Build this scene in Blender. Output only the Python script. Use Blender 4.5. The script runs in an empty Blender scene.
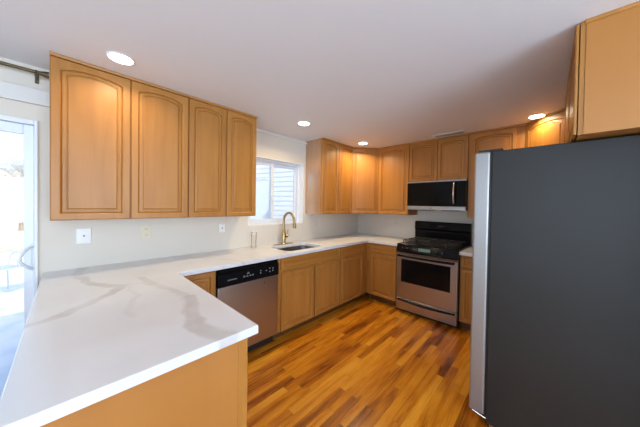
import bpy, bmesh, math, random
from mathutils import Vector, Matrix
PI = math.pi
random.seed(4)
C = bpy.context.scene.collection
SC = bpy.context.scene

# ------------------------------------------------------------------ camera
cd = bpy.data.cameras.new('camera'); cam = bpy.data.objects.new('camera', cd); C.objects.link(cam)
FPX = 239.109
cd.sensor_fit = 'HORIZONTAL'; cd.sensor_width = 36.0; cd.lens = 36.0 * FPX / 640.0
cd.shift_x = -12.14 / 640.0; cd.shift_y = -4.756 / 640.0
cd.clip_start = 0.02; cd.clip_end = 300
yaw, pitch, roll = .7346, -.0142, .0161
F = Vector((-math.sin(yaw)*math.cos(pitch), math.cos(yaw)*math.cos(pitch), math.sin(pitch)))
R = Vector((math.cos(yaw), math.sin(yaw), 0)); U = R.cross(F)
R, U = R*math.cos(roll) + U*math.sin(roll), U*math.cos(roll) - R*math.sin(roll)
M = Matrix(((R.x, U.x, -F.x, 2.6477), (R.y, U.y, -F.y, -3.669), (R.z, U.z, -F.z, 1.4232), (0, 0, 0, 1)))
cam.matrix_world = M
SC.camera = cam

# ------------------------------------------------------------------ sky, sun, daylight, exposure
SC.view_settings.view_transform = 'Standard'; SC.view_settings.look = 'None'
SC.view_settings.gamma = 1.0; SC.view_settings.use_curve_mapping = False
SC.view_settings.exposure = 0.38
w = bpy.data.worlds.new('sky'); SC.world = w; w.use_nodes = True
nt = w.node_tree; nt.nodes.clear()
sky = nt.nodes.new('ShaderNodeTexSky'); sky.sky_type = 'NISHITA'; sky.sun_disc = False
sky.sun_elevation = math.radians(32); sky.sun_rotation = math.radians(40); sky.dust_density = 3.0; sky.air_density = 1.0
bg = nt.nodes.new('ShaderNodeBackground'); bg.inputs['Strength'].default_value = 0.33
wo = nt.nodes.new('ShaderNodeOutputWorld')
nt.links.new(sky.outputs[0], bg.inputs[0]); nt.links.new(bg.outputs[0], wo.inputs[0])

def light(name, kind, loc, energy, color=(1, 1, 1), **kw):
    d = bpy.data.lights.new(name, kind); o = bpy.data.objects.new(name, d); C.objects.link(o)
    o.location = loc; d.energy = energy; d.color = color
    for k, v in kw.items():
        if k == 'dir': o.rotation_euler = Vector(v).to_track_quat('-Z', 'Y').to_euler()
        else: setattr(d, k, v)
    return o
light('sun', 'SUN', (5, 5, 8), 2.2, (1.0, .93, .82), angle=math.radians(1.0), dir=(-.80, .40, -.85))
# daylight entering by the big windows of the room behind and to the right of the camera
light('daylight_east_window', 'AREA', (6.12, -3.75, 1.45), 138, (.68, .83, 1.0), shape='RECTANGLE', size=2.5, size_y=1.3, dir=(-1, 0, 0.8))
light('daylight_rear_window', 'AREA', (3.2, -6.92, 1.45), 88, (.60, .79, 1.0), shape='RECTANGLE', size=2.6, size_y=1.3, dir=(0, 1, 0.9))
for nm, loc, sx, sy in (('portal_sliding_door', (-.12, -4.72, 1.0), 1.75, 1.9), ('portal_window', (-.13, -1.8, 1.58), .82, .82)):
    pl = light(nm, 'AREA', loc, 1, shape='RECTANGLE', size=sx, size_y=sy, dir=(1, 0, 0)); pl.data.cycles.is_portal = True

# ------------------------------------------------------------------ materials
def mat(name, col, rough=.5, metal=0, **kw):
    m = bpy.data.materials.new(name); m.use_nodes = True
    b = m.node_tree.nodes['Principled BSDF']
    b.inputs['Base Color'].default_value = (*col, 1); b.inputs['Roughness'].default_value = rough
    b.inputs['Metallic'].default_value = metal
    for k, v in kw.items(): b.inputs[k.replace('_', ' ')].default_value = v
    return m
def N(m, t, **kw):
    n = m.node_tree.nodes.new(t)
    for k, v in kw.items(): setattr(n, k, v)
    return n
def L(m, a, b): m.node_tree.links.new(a, b)
def BS(m): return m.node_tree.nodes['Principled BSDF']
def ramp(m, stops):
    r = N(m, 'ShaderNodeValToRGB'); e = r.color_ramp.elements
    while len(e) < len(stops): e.new(.5)
    for k, (p, c) in enumerate(stops): e[k].position = p; e[k].color = (*c, 1)
    return r
def math_n(m, op, a, b=None, clamp=False):
    n = N(m, 'ShaderNodeMath', operation=op); n.use_clamp = clamp
    for i, v in enumerate((a, b)):
        if v is None: continue
        if isinstance(v, (int, float)): n.inputs[i].default_value = v
        else: L(m, v, n.inputs[i])
    return n.outputs[0]

def wood(name, dark, mid, light_, scale, rough=.4):
    m = mat(name, mid, rough); t = N(m, 'ShaderNodeTexCoord'); mp = N(m, 'ShaderNodeMapping')
    mp.inputs['Scale'].default_value = scale; L(m, t.outputs['Object'], mp.inputs['Vector'])
    oi = N(m, 'ShaderNodeObjectInfo'); ad = N(m, 'ShaderNodeVectorMath', operation='ADD')
    sc = N(m, 'ShaderNodeVectorMath', operation='SCALE'); sc.inputs[0].default_value = (17, 31, 23)
    L(m, oi.outputs['Random'], sc.inputs['Scale']); L(m, mp.outputs[0], ad.inputs[0]); L(m, sc.outputs[0], ad.inputs[1])
    n1 = N(m, 'ShaderNodeTexNoise'); n1.inputs['Scale'].default_value = 1; n1.inputs['Detail'].default_value = 5; n1.inputs['Distortion'].default_value = .6
    L(m, ad.outputs[0], n1.inputs['Vector'])
    r = ramp(m, [(.25, dark), (.5, mid), (.75, light_)]); L(m, n1.outputs['Fac'], r.inputs['Fac'])
    hs = N(m, 'ShaderNodeHueSaturation'); L(m, r.outputs[0], hs.inputs['Color'])
    v = math_n(m, 'ADD', math_n(m, 'MULTIPLY', oi.outputs['Random'], .14), .93); L(m, v, hs.inputs['Value'])
    L(m, hs.outputs[0], BS(m).inputs['Base Color'])
    bp = N(m, 'ShaderNodeBump'); bp.inputs['Strength'].default_value = .04; bp.inputs['Distance'].default_value = .002
    L(m, n1.outputs['Fac'], bp.inputs['Height']); L(m, bp.outputs[0], BS(m).inputs['Normal'])
    return m
WD = ((.345, .137, .023), (.41, .172, .032), (.46, .204, .043))
MW = wood('honey maple, upright grain', *WD, (14, 14, 1.3))
MWH = wood('honey maple, level grain', *WD, (1.3, 14, 14))
MPANEL = wood('maple veneer panel', (.425, .168, .032), (.455, .183, .037), (.48, .197, .042), (5, 5, .8), .4)
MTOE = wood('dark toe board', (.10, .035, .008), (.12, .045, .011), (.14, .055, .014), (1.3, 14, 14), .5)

MWALL = mat('warm white wall paint', (.70, .64, .56), .6)
t = N(MWALL, 'ShaderNodeTexNoise'); t.inputs['Scale'].default_value = 180; bp = N(MWALL, 'ShaderNodeBump'); bp.inputs['Strength'].default_value = .04; bp.inputs['Distance'].default_value = .002
L(MWALL, t.outputs['Fac'], bp.inputs['Height']); L(MWALL, bp.outputs[0], BS(MWALL).inputs['Normal'])
MCEIL = mat('white ceiling paint', (.82, .82, .84), .7)
MTRIM = mat('white trim paint', (.80, .79, .78), .4)
MVINYL = mat('white window vinyl', (.78, .82, .88), .35)
MSTEEL = mat('brushed stainless steel', (.45, .455, .465), .3, 1.0)
t = N(MSTEEL, 'ShaderNodeTexCoord'); mp = N(MSTEEL, 'ShaderNodeMapping'); mp.inputs['Scale'].default_value = (1.5, 1.5, 260)
n1 = N(MSTEEL, 'ShaderNodeTexNoise'); n1.inputs['Scale'].default_value = 1; n1.inputs['Detail'].default_value = 3
L(MSTEEL, t.outputs['Object'], mp.inputs[0]); L(MSTEEL, mp.outputs[0], n1.inputs['Vector'])
L(MSTEEL, math_n(MSTEEL, 'ADD', math_n(MSTEEL, 'MULTIPLY', n1.outputs['Fac'], .16), .24), BS(MSTEEL).inputs['Roughness'])
MSATIN = mat('satin fridge door steel', (.36, .345, .335), .42, .75)
MCHROME = mat('polished steel', (.62, .60, .58), .18, 1.0)
MBLACK = mat('glossy black enamel', (.006, .006, .007), .13, Specular_IOR_Level=.15)
MBLACKM = mat('matte black', (.012, .012, .012), .5)
MGLASSB = mat('black oven glass', (.006, .0055, .0055), .05, Specular_IOR_Level=.12)
MIRON = mat('black cast iron', (.015, .015, .016), .42)
MFRIDGE = mat('charcoal textured fridge side', (.0205, .0185, .0165), .46, Specular_IOR_Level=.35)
t = N(MFRIDGE, 'ShaderNodeTexNoise'); t.inputs['Scale'].default_value = 900; bp = N(MFRIDGE, 'ShaderNodeBump'); bp.inputs['Strength'].default_value = .06; bp.inputs['Distance'].default_value = .001
tc = N(MFRIDGE, 'ShaderNodeTexCoord'); L(MFRIDGE, tc.outputs['Object'], t.inputs['Vector'])
L(MFRIDGE, t.outputs['Fac'], bp.inputs['Height']); L(MFRIDGE, bp.outputs[0], BS(MFRIDGE).inputs['Normal'])
MGOLD = mat('brushed gold', (.40, .28, .125), .3, 1.0)
MBRONZE = mat('antique bronze', (.13, .10, .055), .38, .85)
MPLAS = mat('white plastic', (.82, .81, .79), .35)
MPAINTED = mat('plate matching the wall', (.72, .665, .59), .5)
MALM = mat('almond plastic', (.74, .66, .50), .35)
MDOT = mat('dark slot', (.02, .02, .02), .6)
MGREYP = mat('pale grey print', (.25, .26, .27), .5)
MLCD = mat('green grey display', (.09, .15, .15), .15)
BS(MLCD).inputs['Emission Color'].default_value = (.25, .55, .5, 1); BS(MLCD).inputs['Emission Strength'].default_value = .06
def emit(name, col, s):
    m = mat(name, (.9, .9, .9)); BS(m).inputs['Emission Color'].default_value = (*col, 1); BS(m).inputs['Emission Strength'].default_value = s; return m
MLAMP = emit('warm lit lens', (1, .86, .62), 9)
def pane(name, gl=1.0, tint=(.96, .98, 1.0)):
    m = bpy.data.materials.new(name); m.use_nodes = True; nt = m.node_tree; nt.nodes.clear()
    tr = N(m, 'ShaderNodeBsdfTransparent'); tr.inputs[0].default_value = (*tint, 1)
    g = N(m, 'ShaderNodeBsdfGlossy'); g.inputs['Roughness'].default_value = .02
    fr = N(m, 'ShaderNodeFresnel'); fr.inputs[0].default_value = 1.45
    mx = N(m, 'ShaderNodeMixShader'); L(m, math_n(m, 'MULTIPLY', fr.outputs[0], gl), mx.inputs[0]); L(m, tr.outputs[0], mx.inputs[1]); L(m, g.outputs[0], mx.inputs[2])
    o = N(m, 'ShaderNodeOutputMaterial'); L(m, mx.outputs[0], o.inputs[0]); return m
MPANE = pane('window pane glass')
MCLEAR = pane('clear glassware', .5, (.985, .985, .985))

# floor: strip boards running along y
def floor_mat():
    m = mat('oak strip floor', (.4, .2, .05), .27, Specular_IOR_Level=.35)
    t = N(m, 'ShaderNodeTexCoord'); s = N(m, 'ShaderNodeSeparateXYZ'); L(m, t.outputs['Object'], s.inputs[0])
    u = math_n(m, 'DIVIDE', s.outputs['X'], .0635); row = math_n(m, 'FLOOR', u)
    wn = N(m, 'ShaderNodeTexWhiteNoise', noise_dimensions='1D'); L(m, row, wn.inputs['W'])
    v = math_n(m, 'ADD', math_n(m, 'DIVIDE', s.outputs['Y'], .8), math_n(m, 'MULTIPLY', wn.outputs['Value'], 7.3)); idx = math_n(m, 'FLOOR', v)
    cb = N(m, 'ShaderNodeCombineXYZ'); L(m, row, cb.inputs[0]); L(m, idx, cb.inputs[1])
    w2 = N(m, 'ShaderNodeTexWhiteNoise', noise_dimensions='3D'); L(m, cb.outputs[0], w2.inputs['Vector'])
    # grain
    mp = N(m, 'ShaderNodeMapping'); mp.inputs['Scale'].default_value = (24, 1.7, 1); L(m, t.outputs['Object'], mp.inputs[0])
    sc = N(m, 'ShaderNodeVectorMath', operation='SCALE'); L(m, w2.outputs['Color'], sc.inputs[0]); sc.inputs['Scale'].default_value = 40
    ad = N(m, 'ShaderNodeVectorMath', operation='ADD'); L(m, mp.outputs[0], ad.inputs[0]); L(m, sc.outputs[0], ad.inputs[1])
    g = N(m, 'ShaderNodeTexNoise'); g.inputs['Scale'].default_value = 1; g.inputs['Detail'].default_value = 6; g.inputs['Roughness'].default_value = .62; g.inputs['Distortion'].default_value = .8
    L(m, ad.outputs[0], g.inputs['Vector'])
    mp2 = N(m, 'ShaderNodeMapping'); mp2.inputs['Scale'].default_value = (16, 3.2, 1); L(m, t.outputs['Object'], mp2.inputs[0])
    ad2 = N(m, 'ShaderNodeVectorMath', operation='ADD'); L(m, mp2.outputs[0], ad2.inputs[0]); L(m, sc.outputs[0], ad2.inputs[1])
    g2 = N(m, 'ShaderNodeTexNoise'); g2.inputs['Scale'].default_value = 1; g2.inputs['Detail'].default_value = 3; L(m, ad2.outputs[0], g2.inputs['Vector'])
    tone = math_n(m, 'ADD', math_n(m, 'ADD', math_n(m, 'MULTIPLY', w2.outputs['Value'], .52), math_n(m, 'MULTIPLY', g.outputs['Fac'], .75)), math_n(m, 'SUBTRACT', math_n(m, 'MULTIPLY', g2.outputs['Fac'], .5), .39))
    r = ramp(m, [(.14, (.12, .027, .002)), (.34, (.36, .10, .005)), (.54, (.58, .20, .009)), (.82, (.74, .32, .028))]); L(m, tone, r.inputs['Fac'])
    # seams
    fu = math_n(m, 'FRACT', u); fv = math_n(m, 'FRACT', v)
    eu = math_n(m, 'MINIMUM', fu, math_n(m, 'SUBTRACT', 1, fu)); ev = math_n(m, 'MINIMUM', fv, math_n(m, 'SUBTRACT', 1, fv))
    seam = math_n(m, 'MULTIPLY', math_n(m, 'GREATER_THAN', eu, .012), math_n(m, 'GREATER_THAN', ev, .0014))
    mx = N(m, 'ShaderNodeMix', data_type='RGBA'); L(m, math_n(m, 'ADD', math_n(m, 'MULTIPLY', seam, .5), .5), mx.inputs[0])
    mx.inputs[6].default_value = (.06, .02, .004, 1); L(m, r.outputs[0], mx.inputs[7]); L(m, mx.outputs[2], BS(m).inputs['Base Color'])
    L(m, math_n(m, 'ADD', math_n(m, 'MULTIPLY', g.outputs['Fac'], .16), .2), BS(m).inputs['Roughness'])
    bp = N(m, 'ShaderNodeBump'); bp.inputs['Strength'].default_value = .25; bp.inputs['Distance'].default_value = .0015
    L(m, seam, bp.inputs['Height']); L(m, bp.outputs[0], BS(m).inputs['Normal'])
    return m
MFLOOR = floor_mat()

# quartz with a few long grey veins (lines through places on the slab, in metres)
def quartz_mat():
    m = mat('white veined quartz', (.8, .8, .8), .16)
    t = N(m, 'ShaderNodeTexCoord')
    nz = N(m, 'ShaderNodeTexNoise'); nz.inputs['Scale'].default_value = 5; nz.inputs['Detail'].default_value = 5; L(m, t.outputs['Object'], nz.inputs['Vector'])
    sb = N(m, 'ShaderNodeVectorMath', operation='SUBTRACT'); L(m, nz.outputs['Color'], sb.inputs[0]); sb.inputs[1].default_value = (.5, .5, .5)
    sc = N(m, 'ShaderNodeVectorMath', operation='SCALE'); L(m, sb.outputs[0], sc.inputs[0]); sc.inputs['Scale'].default_value = .13
    ad = N(m, 'ShaderNodeVectorMath', operation='ADD'); L(m, t.outputs['Object'], ad.inputs[0]); L(m, sc.outputs[0], ad.inputs[1])
    fl = N(m, 'ShaderNodeVectorMath', operation='MULTIPLY'); L(m, ad.outputs[0], fl.inputs[0]); fl.inputs[1].default_value = (1, 1, 0)
    P = fl.outputs[0]
    def seg(a, b, wd, s):
        a = Vector((*a, 0)); b = Vector((*b, 0)); d = b - a; l2 = d.length_squared
        q = N(m, 'ShaderNodeVectorMath', operation='SUBTRACT'); L(m, P, q.inputs[0]); q.inputs[1].default_value = a
        dt = N(m, 'ShaderNodeVectorMath', operation='DOT_PRODUCT'); L(m, q.outputs[0], dt.inputs[0]); dt.inputs[1].default_value = d / l2
        h = math_n(m, 'MULTIPLY', dt.outputs['Value'], 1, True)
        pr = N(m, 'ShaderNodeVectorMath', operation='SCALE'); pr.inputs[0].default_value = d; L(m, h, pr.inputs['Scale'])
        ds = N(m, 'ShaderNodeVectorMath', operation='DISTANCE'); L(m, q.outputs[0], ds.inputs[0]); L(m, pr.outputs[0], ds.inputs[1])
        return math_n(m, 'MULTIPLY', math_n(m, 'MULTIPLY', math_n(m, 'SUBTRACT', 1, math_n(m, 'DIVIDE', ds.outputs['Value'], wd), True), 2.2, True), s*.8)
    veins = [([(.02, -3.60), (.088, -3.60), (.497, -3.61), (.748, -3.466), (.85, -3.49), (1.07, -3.73), (1.09, -3.79)], .034, .8),
             ([(.748, -3.466), (.76, -3.345), (.977, -3.287)], .014, .35),
             ([(.62, -3.33), (.977, -3.287), (1.20, -3.22)], .03, .55), ([(1.20, -3.22), (1.398, -3.285), (1.542, -3.30), (1.70, -3.275), (1.76, -3.26)], .044, .85),
             ([(.7, -3.43), (1.0, -3.42), (1.3, -3.48)], .02, .25),
             ([(.1, -2.95), (.35, -2.75), (.65, -2.62)], .016, .5), ([(.2, -1.35), (.4, -1.05), (.65, -.85)], .016, .4)]
    acc = None
    for pts, wd, s in veins:
        for a, b in zip(pts, pts[1:]):
            o = seg(a, b, wd, s); acc = o if acc is None else math_n(m, 'MAXIMUM', acc, o)
    n2 = N(m, 'ShaderNodeTexNoise'); n2.inputs['Scale'].default_value = 9; n2.inputs['Detail'].default_value = 6; L(m, t.outputs['Object'], n2.inputs['Vector'])
    acc = math_n(m, 'MULTIPLY', acc, math_n(m, 'ADD', math_n(m, 'MULTIPLY', n2.outputs['Fac'], 1.3), -.02, True))
    n3 = N(m, 'ShaderNodeTexNoise'); n3.inputs['Scale'].default_value = 2.2; n3.inputs['Detail'].default_value = 4; L(m, t.outputs['Object'], n3.inputs['Vector'])
    cloud = ramp(m, [(.45, (0, 0, 0)), (.72, (.22, .22, .22))]); L(m, n3.outputs['Fac'], cloud.inputs['Fac'])
    fac = math_n(m, 'ADD', acc, math_n(m, 'MULTIPLY', cloud.outputs[0], .8), True)
    mx = N(m, 'ShaderNodeMix', data_type='RGBA'); L(m, fac, mx.inputs[0])
    mx.inputs[6].default_value = (.735, .735, .745, 1); mx.inputs[7].default_value = (.47, .43, .40, 1); L(m, mx.outputs[2], BS(m).inputs['Base Color'])
    return m
MQ = quartz_mat()

# ------------------------------------------------------------------ mesh helpers
class MB:
    def __init__(s): s.bm = bmesh.new()
    def box(s, x0, x1, y0, y1, z0, z1, bev=0, seg=2):
        vs = [s.bm.verts.new((x, y, z)) for x in (x0, x1) for y in (y0, y1) for z in (z0, z1)]
        fs = [s.bm.faces.new([vs[i] for i in q]) for q in ((0, 1, 3, 2), (4, 6, 7, 5), (0, 4, 5, 1), (2, 3, 7, 6), (0, 2, 6, 4), (1, 5, 7, 3))]
        if bev:
            es = set(e for f in fs for e in f.edges)
            bmesh.ops.bevel(s.bm, geom=list(es), offset=bev, segments=seg, affect='EDGES', profile=.5)
        return s
    def prism(s, pts, axis, a, b, bev=0):
        """polygon pts in the two other axes, extruded from a to b along axis"""
        def P(q, v): return {'x': (v, q[0], q[1]), 'y': (q[0], v, q[1]), 'z': (q[0], q[1], v)}[axis]
        A = [s.bm.verts.new(P(q, a)) for q in pts]; B = [s.bm.verts.new(P(q, b)) for q in pts]; n = len(pts)
        fs = [s.bm.faces.new(A[::-1]), s.bm.faces.new(B)] + [s.bm.faces.new((A[i], A[(i+1) % n], B[(i+1) % n], B[i])) for i in range(n)]
        if bev:
            bmesh.ops.bevel(s.bm, geom=list(set(e for f in fs for e in f.edges)), offset=bev, segments=2, affect='EDGES', profile=.5)
        return s
    def tube(s, pts, r, seg=12, cap=True):
        pts = [Vector(p) for p in pts]; rs = r if isinstance(r, (list, tuple)) else [r]*len(pts)
        rings = []; up = None
        for i, p in enumerate(pts):
            d = (pts[min(i+1, len(pts)-1)] - pts[max(i-1, 0)]).normalized()
            if up is None: up = Vector((0, 0, 1)) if abs(d.z) < .9 else Vector((1, 0, 0))
            a = d.cross(up).normalized(); b = a.cross(d).normalized(); up = b
            rings.append([s.bm.verts.new(p + (a*math.cos(2*PI*k/seg) + b*math.sin(2*PI*k/seg))*rs[i]) for k in range(seg)])
        for A, B in zip(rings, rings[1:]):
            for k in range(seg): s.bm.faces.new((A[k], A[(k+1) % seg], B[(k+1) % seg], B[k]))
        if cap: s.bm.faces.new(rings[0][::-1]); s.bm.faces.new(rings[-1])
        return s
    def lathe(s, prof, c=(0, 0, 0), seg=24, axis='z'):
        rings = []
        for r, h in prof:
            ring = []
            for k in range(seg):
                a, b = r*math.cos(2*PI*k/seg), r*math.sin(2*PI*k/seg)
                v = {'z': (a, b, h), 'y': (a, -h, b), 'x': (h, a, b)}[axis]
                ring.append(s.bm.verts.new(Vector(c) + Vector(v)))
            rings.append(ring)
        for A, B in zip(rings, rings[1:]):
            for k in range(seg): s.bm.faces.new((A[k], A[(k+1) % seg], B[(k+1) % seg], B[k]))
        s.bm.faces.new(rings[0][::-1]); s.bm.faces.new(rings[-1])
        return s
    def obj(s, name, m, parent=None, smooth=False):
        bmesh.ops.recalc_face_normals(s.bm, faces=s.bm.faces[:])
        me = bpy.data.meshes.new(name); s.bm.to_mesh(me); s.bm.free()
        o = bpy.data.objects.new(name, me); C.objects.link(o)
        for x in (m if isinstance(m, (list, tuple)) else [m]): me.materials.append(x)
        if smooth:
            for p in me.polygons: p.use_smooth = True
            me.set_sharp_from_angle(angle=math.radians(40))
        if parent: o.parent = parent
        return o
def thing(name, label, cat, loc=(0, 0, 0), rot=0, group=None):
    o = bpy.data.objects.new(name, None); C.objects.link(o); o.empty_display_size = .1
    o.location = loc; o.rotation_euler = (0, 0, rot); o['label'] = label; o['category'] = cat
    if group: o['group'] = group
    return o
def tag(o, label, cat, group=None):
    o['label'] = label; o['category'] = cat
    if group: o['group'] = group
    return o
def struct(o): o['kind'] = 'structure'; return o

# ------------------------------------------------------------------ room shell
H, W = 2.348, 3.09
b = MB(); b.box(0, 6.2, -7, 0, -.1, 0); struct(b.obj('floor', MFLOOR))
MBOUNCE = mat('pale grey bounce sheet', (.62, .64, .68), .95)
b = MB(); b.box(3.3, 6.19, -6.99, -1.97, .0005, .012); b.box(.01, 3.3, -6.99, -5.0, .0005, .012); struct(b.obj('floor_bounce_sheet', MBOUNCE))  # unseen pale sheet, added to cut warm floor bounce on the ceiling
b = MB(); b.box(-.15, 6.35, -7.15, .12, H, H+.12); struct(b.obj('ceiling', MCEIL))
WY0, WY1, WZ0, WZ1 = -2.228, -1.37, 1.155, 2.01       # window opening
DY0, DY1, DZ = -5.62, -3.807, 1.975                   # sliding door opening
b = MB()
b.box(-.15, 0, WY1, .12, 0, H); b.box(-.15, 0, DY1, WY0, 0, H); b.box(-.15, 0, WY0, WY1, 0, WZ0); b.box(-.15, 0, WY0, WY1, WZ1, H)
b.box(-.15, 0, DY0, DY1, DZ, H); b.box(-.15, 0, -7, DY0, 0, H)
struct(b.obj('wall_left', MWALL))
b = MB(); b.box(0, W+.12, 0, .12, 0, H); struct(b.obj('wall_back', MWALL))
b = MB(); b.box(W, W+.12, -1.96, 0, 0, H); struct(b.obj('wall_right', MWALL))
b = MB(); b.box(W+.12, 6.2, -1.96, -1.84, 0, H); struct(b.obj('wall_side', MWALL))
b = MB(); b.box(6.2, 6.35, -7, -1.84, 0, .8); b.box(6.2, 6.35, -7, -1.84, 2.1, H); b.box(6.2, 6.35, -7, -5.0, .8, 2.1); b.box(6.2, 6.35, -2.5, -1.84, .8, 2.1)
struct(b.obj('wall_far', MWALL))
b = MB(); b.box(-.15, 6.35, -7.15, -7, 0, .8); b.box(-.15, 6.35, -7.15, -7, 2.1, H); b.box(-.15, 1.9, -7.15, -7, .8, 2.1); b.box(4.5, 6.35, -7.15, -7, .8, 2.1)
struct(b.obj('wall_rear', MWALL))
b = MB(); b.box(6.36, 9.4, -7.2, -1.2, H+.01, H+.11); struct(b.obj('sun_block_slab', MTRIM))  # unseen slab, added to keep the sun out of the east window
# far windows of the room (behind the camera)
b = MB()
for y0, y1 in ((-5, -4.95), (-3.775, -3.725), (-2.55, -2.5)): b.box(6.22, 6.28, y0, y1, .8, 2.1)
for z0, z1 in ((.8, .85), (2.05, 2.1)): b.box(6.22, 6.28, -4.95, -2.55, z0, z1)
struct(b.obj('window_2', MVINYL))
b = MB()
for x0, x1 in ((1.9, 1.95), (3.175, 3.225), (4.45, 4.5)): b.box(x0, x1, -7.1, -7.04, .8, 2.1)
for z0, z1 in ((.8, .85), (2.05, 2.1)): b.box(1.95, 4.45, -7.1, -7.04, z0, z1)
struct(b.obj('window_3', MVINYL))

# kitchen window: white vinyl slider in a deep drywall opening
b = MB(); fx0, fx1 = -.145, -.085
b.box(fx0, fx1, WY0, WY0+.035, WZ0, WZ1, .004); b.box(fx0, fx1, WY1-.035, WY1, WZ0, WZ1, .004)
b.box(fx0, fx1, WY0+.035, WY1-.035, WZ1-.035, WZ1, .004); b.box(fx0, fx1, WY0+.035, WY1-.035, WZ0, WZ0+.035, .004)
win = struct(b.obj('window_1', MVINYL))
def sash(y0, y1, x0, x1, nm):
    z0, z1, s = WZ0+.036, WZ1-.036, .042
    b = MB(); b.box(x0, x1, y0, y0+s, z0, z1, .004); b.box(x0, x1, y1-s, y1, z0, z1, .004)
    b.box(x0, x1, y0+s, y1-s, z1-s, z1, .004); b.box(x0, x1, y0+s, y1-s, z0, z0+s, .004)
    o = b.obj(nm, MVINYL, win)
    g = MB(); xm = (x0+x1)/2; g.box(xm-.003, xm+.003, y0+s-.004, y1-s+.004, z0+s-.004, z1-s+.004); g.obj('window_pane', MPANE, o)
    return o
sash(WY0+.036, -1.815, -.112, -.088, 'window_sash'); s2 = sash(-1.855, WY1-.036, -.140, -.116, 'window_sash')
for zz in (1.50, 1.72):
    b = MB(); b.box(-.087, -.076, -1.85, -1.825, zz-.03, zz+.03, .003); b.obj('sash_latch', MPLAS, win)
b = MB(); b.box(-.084, -.002, WY0+.002, WY1-.002, WZ0, WZ0+.012, .003); b.obj('window_sill', MTRIM, win)
b = MB(); b.box(-.084, .001, WY1-.008, WY1-.0005, WZ0+.0125, WZ1-.0005); b.box(-.084, .001, WY0+.0005, WY0+.008, WZ0+.0125, WZ1-.0005); b.box(-.084, .001, WY0+.0085, WY1-.0085, WZ1-.008, WZ1-.0005); b.obj('lit_reveal_liner', mat('white for lit reveal', (.88, .88, .88), .4), win)  # added liner; its white puts the daylight on the reveal into the colour

# sliding glass door
b = MB()
b.box(-.13, .012, DY1-.016, DY1, 0, DZ, .003); b.box(-.13, .012, DY0, DY0+.028, 0, DZ, .003); b.box(-.13, .012, DY0+.028, DY1-.016, DZ-.03, DZ, .003); b.box(-.13, 0, DY0+.028, DY1-.016, 0, .03)
door = struct(b.obj('door_1', MVINYL))
def dsash(y0, y1, x0, x1):
    s = .046; z0, z1 = .032, DZ-.032
    b = MB(); b.box(x0, x1, y0, y0+s, z0, z1, .004); b.box(x0, x1, y1-s, y1, z0, z1, .004); b.box(x0, x1, y0+s, y1-s, z1-.065, z1, .004); b.box(x0, x1, y0+s, y1-s, z0, z0+.09, .004)
    o = b.obj('door_sash', MVINYL, door); xm = (x0+x1)/2
    g = MB(); g.box(xm-.004, xm+.004, y0+s-.004, y1-s+.004, z0+.088, z1-.061); g.obj('glass_pane', MPANE, o); return o
ds = dsash(-4.74, DY1-.018, -.055, -.02); dsash(DY0+.03, -4.70, -.11, -.07)
b = MB(); yh = -3.858
b.box(-.0195, -.008, yh-.008+.028, yh+.012+.028, .93, 1.125, .003)
pts = [(-.012 + .05*math.sin(PI*k/14)**.7, yh+.03-.055*math.sin(PI*k/14)**.8, .945+.165*k/14) for k in range(15)]
b.tube(pts, .009, 10); b.obj('door_handle', mat('light grey handle', (.74, .78, .84), .3), door, True)
# white board above the sliding door
b = MB(); b.box(0, .03, -5.75, -3.746, 2.085, 2.188, .003); struct(b.obj('trim_1', mat('off white board paint', (.70, .68, .65), .5)))

# ------------------------------------------------------------------ cabinet doors
def ringpts(x0, x1, z0, z1, ins, arch, n=16):
    """closed outline inset by ins; the top side is an arch falling by `arch` towards its ends"""
    a0, a1, c0, c1 = x0+ins, x1-ins, z0+ins, z1-ins
    top = []
    for k in range(n+1):
        q = k/n; u = 2*q-1
        top.append((a1+(a0-a1)*q, c1 - arch*(1-math.sqrt(max(0, 1-(.86*u)**2)))/(1-math.sqrt(1-.86**2))))
    return [(a0, c0), (a1, c0)] + top
def panel_front(name, parent, x0, x1, z0, z1, yb, m, pm=None, fw=.056, arch=0, th=.02, label=None):
    """framed raised-panel front; back at y=yb, face towards -y"""
    pm = pm or m
    def rings(spec, mm, nm, par, back):
        bm = bmesh.new(); R_ = []
        for ins, d, ar in spec:
            R_.append([bm.verts.new((x, yb-d, z)) for x, z in ringpts(x0, x1, z0, z1, ins, ar)])
        for A, B in zip(R_, R_[1:]):
            k = len(A)
            for i in range(k): bm.faces.new((A[i], A[(i+1) % k], B[(i+1) % k], B[i]))
        bm.faces.new(R_[0]); 
        if back: bm.faces.new(R_[-1][::-1])
        bmesh.ops.recalc_face_normals(bm, faces=bm.faces[:])
        me = bpy.data.meshes.new(nm); bm.to_mesh(me); bm.free(); me.materials.append(mm)
        o = bpy.data.objects.new(nm, me); C.objects.link(o); o.parent = par; return o
    e = .0035
    o = rings([(0, 0, 0), (0, th-e, 0), (e, th, 0), (fw-.004, th, arch), (fw, th-.003, arch), (fw+.003, th-.010, arch), (fw+.003, .002, arch)], m, name, parent, True)
    rings([(fw+.0031, .0021, arch), (fw+.0031, th-.011, arch), (fw+.008, th-.0065, arch), (fw+.023, th-.0055, arch), (fw+.0245, th-.010, arch), (fw+.028, th-.010, arch), (fw+.034, th-.004, arch)], pm, 'panel', o, True)
    return o

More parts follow.
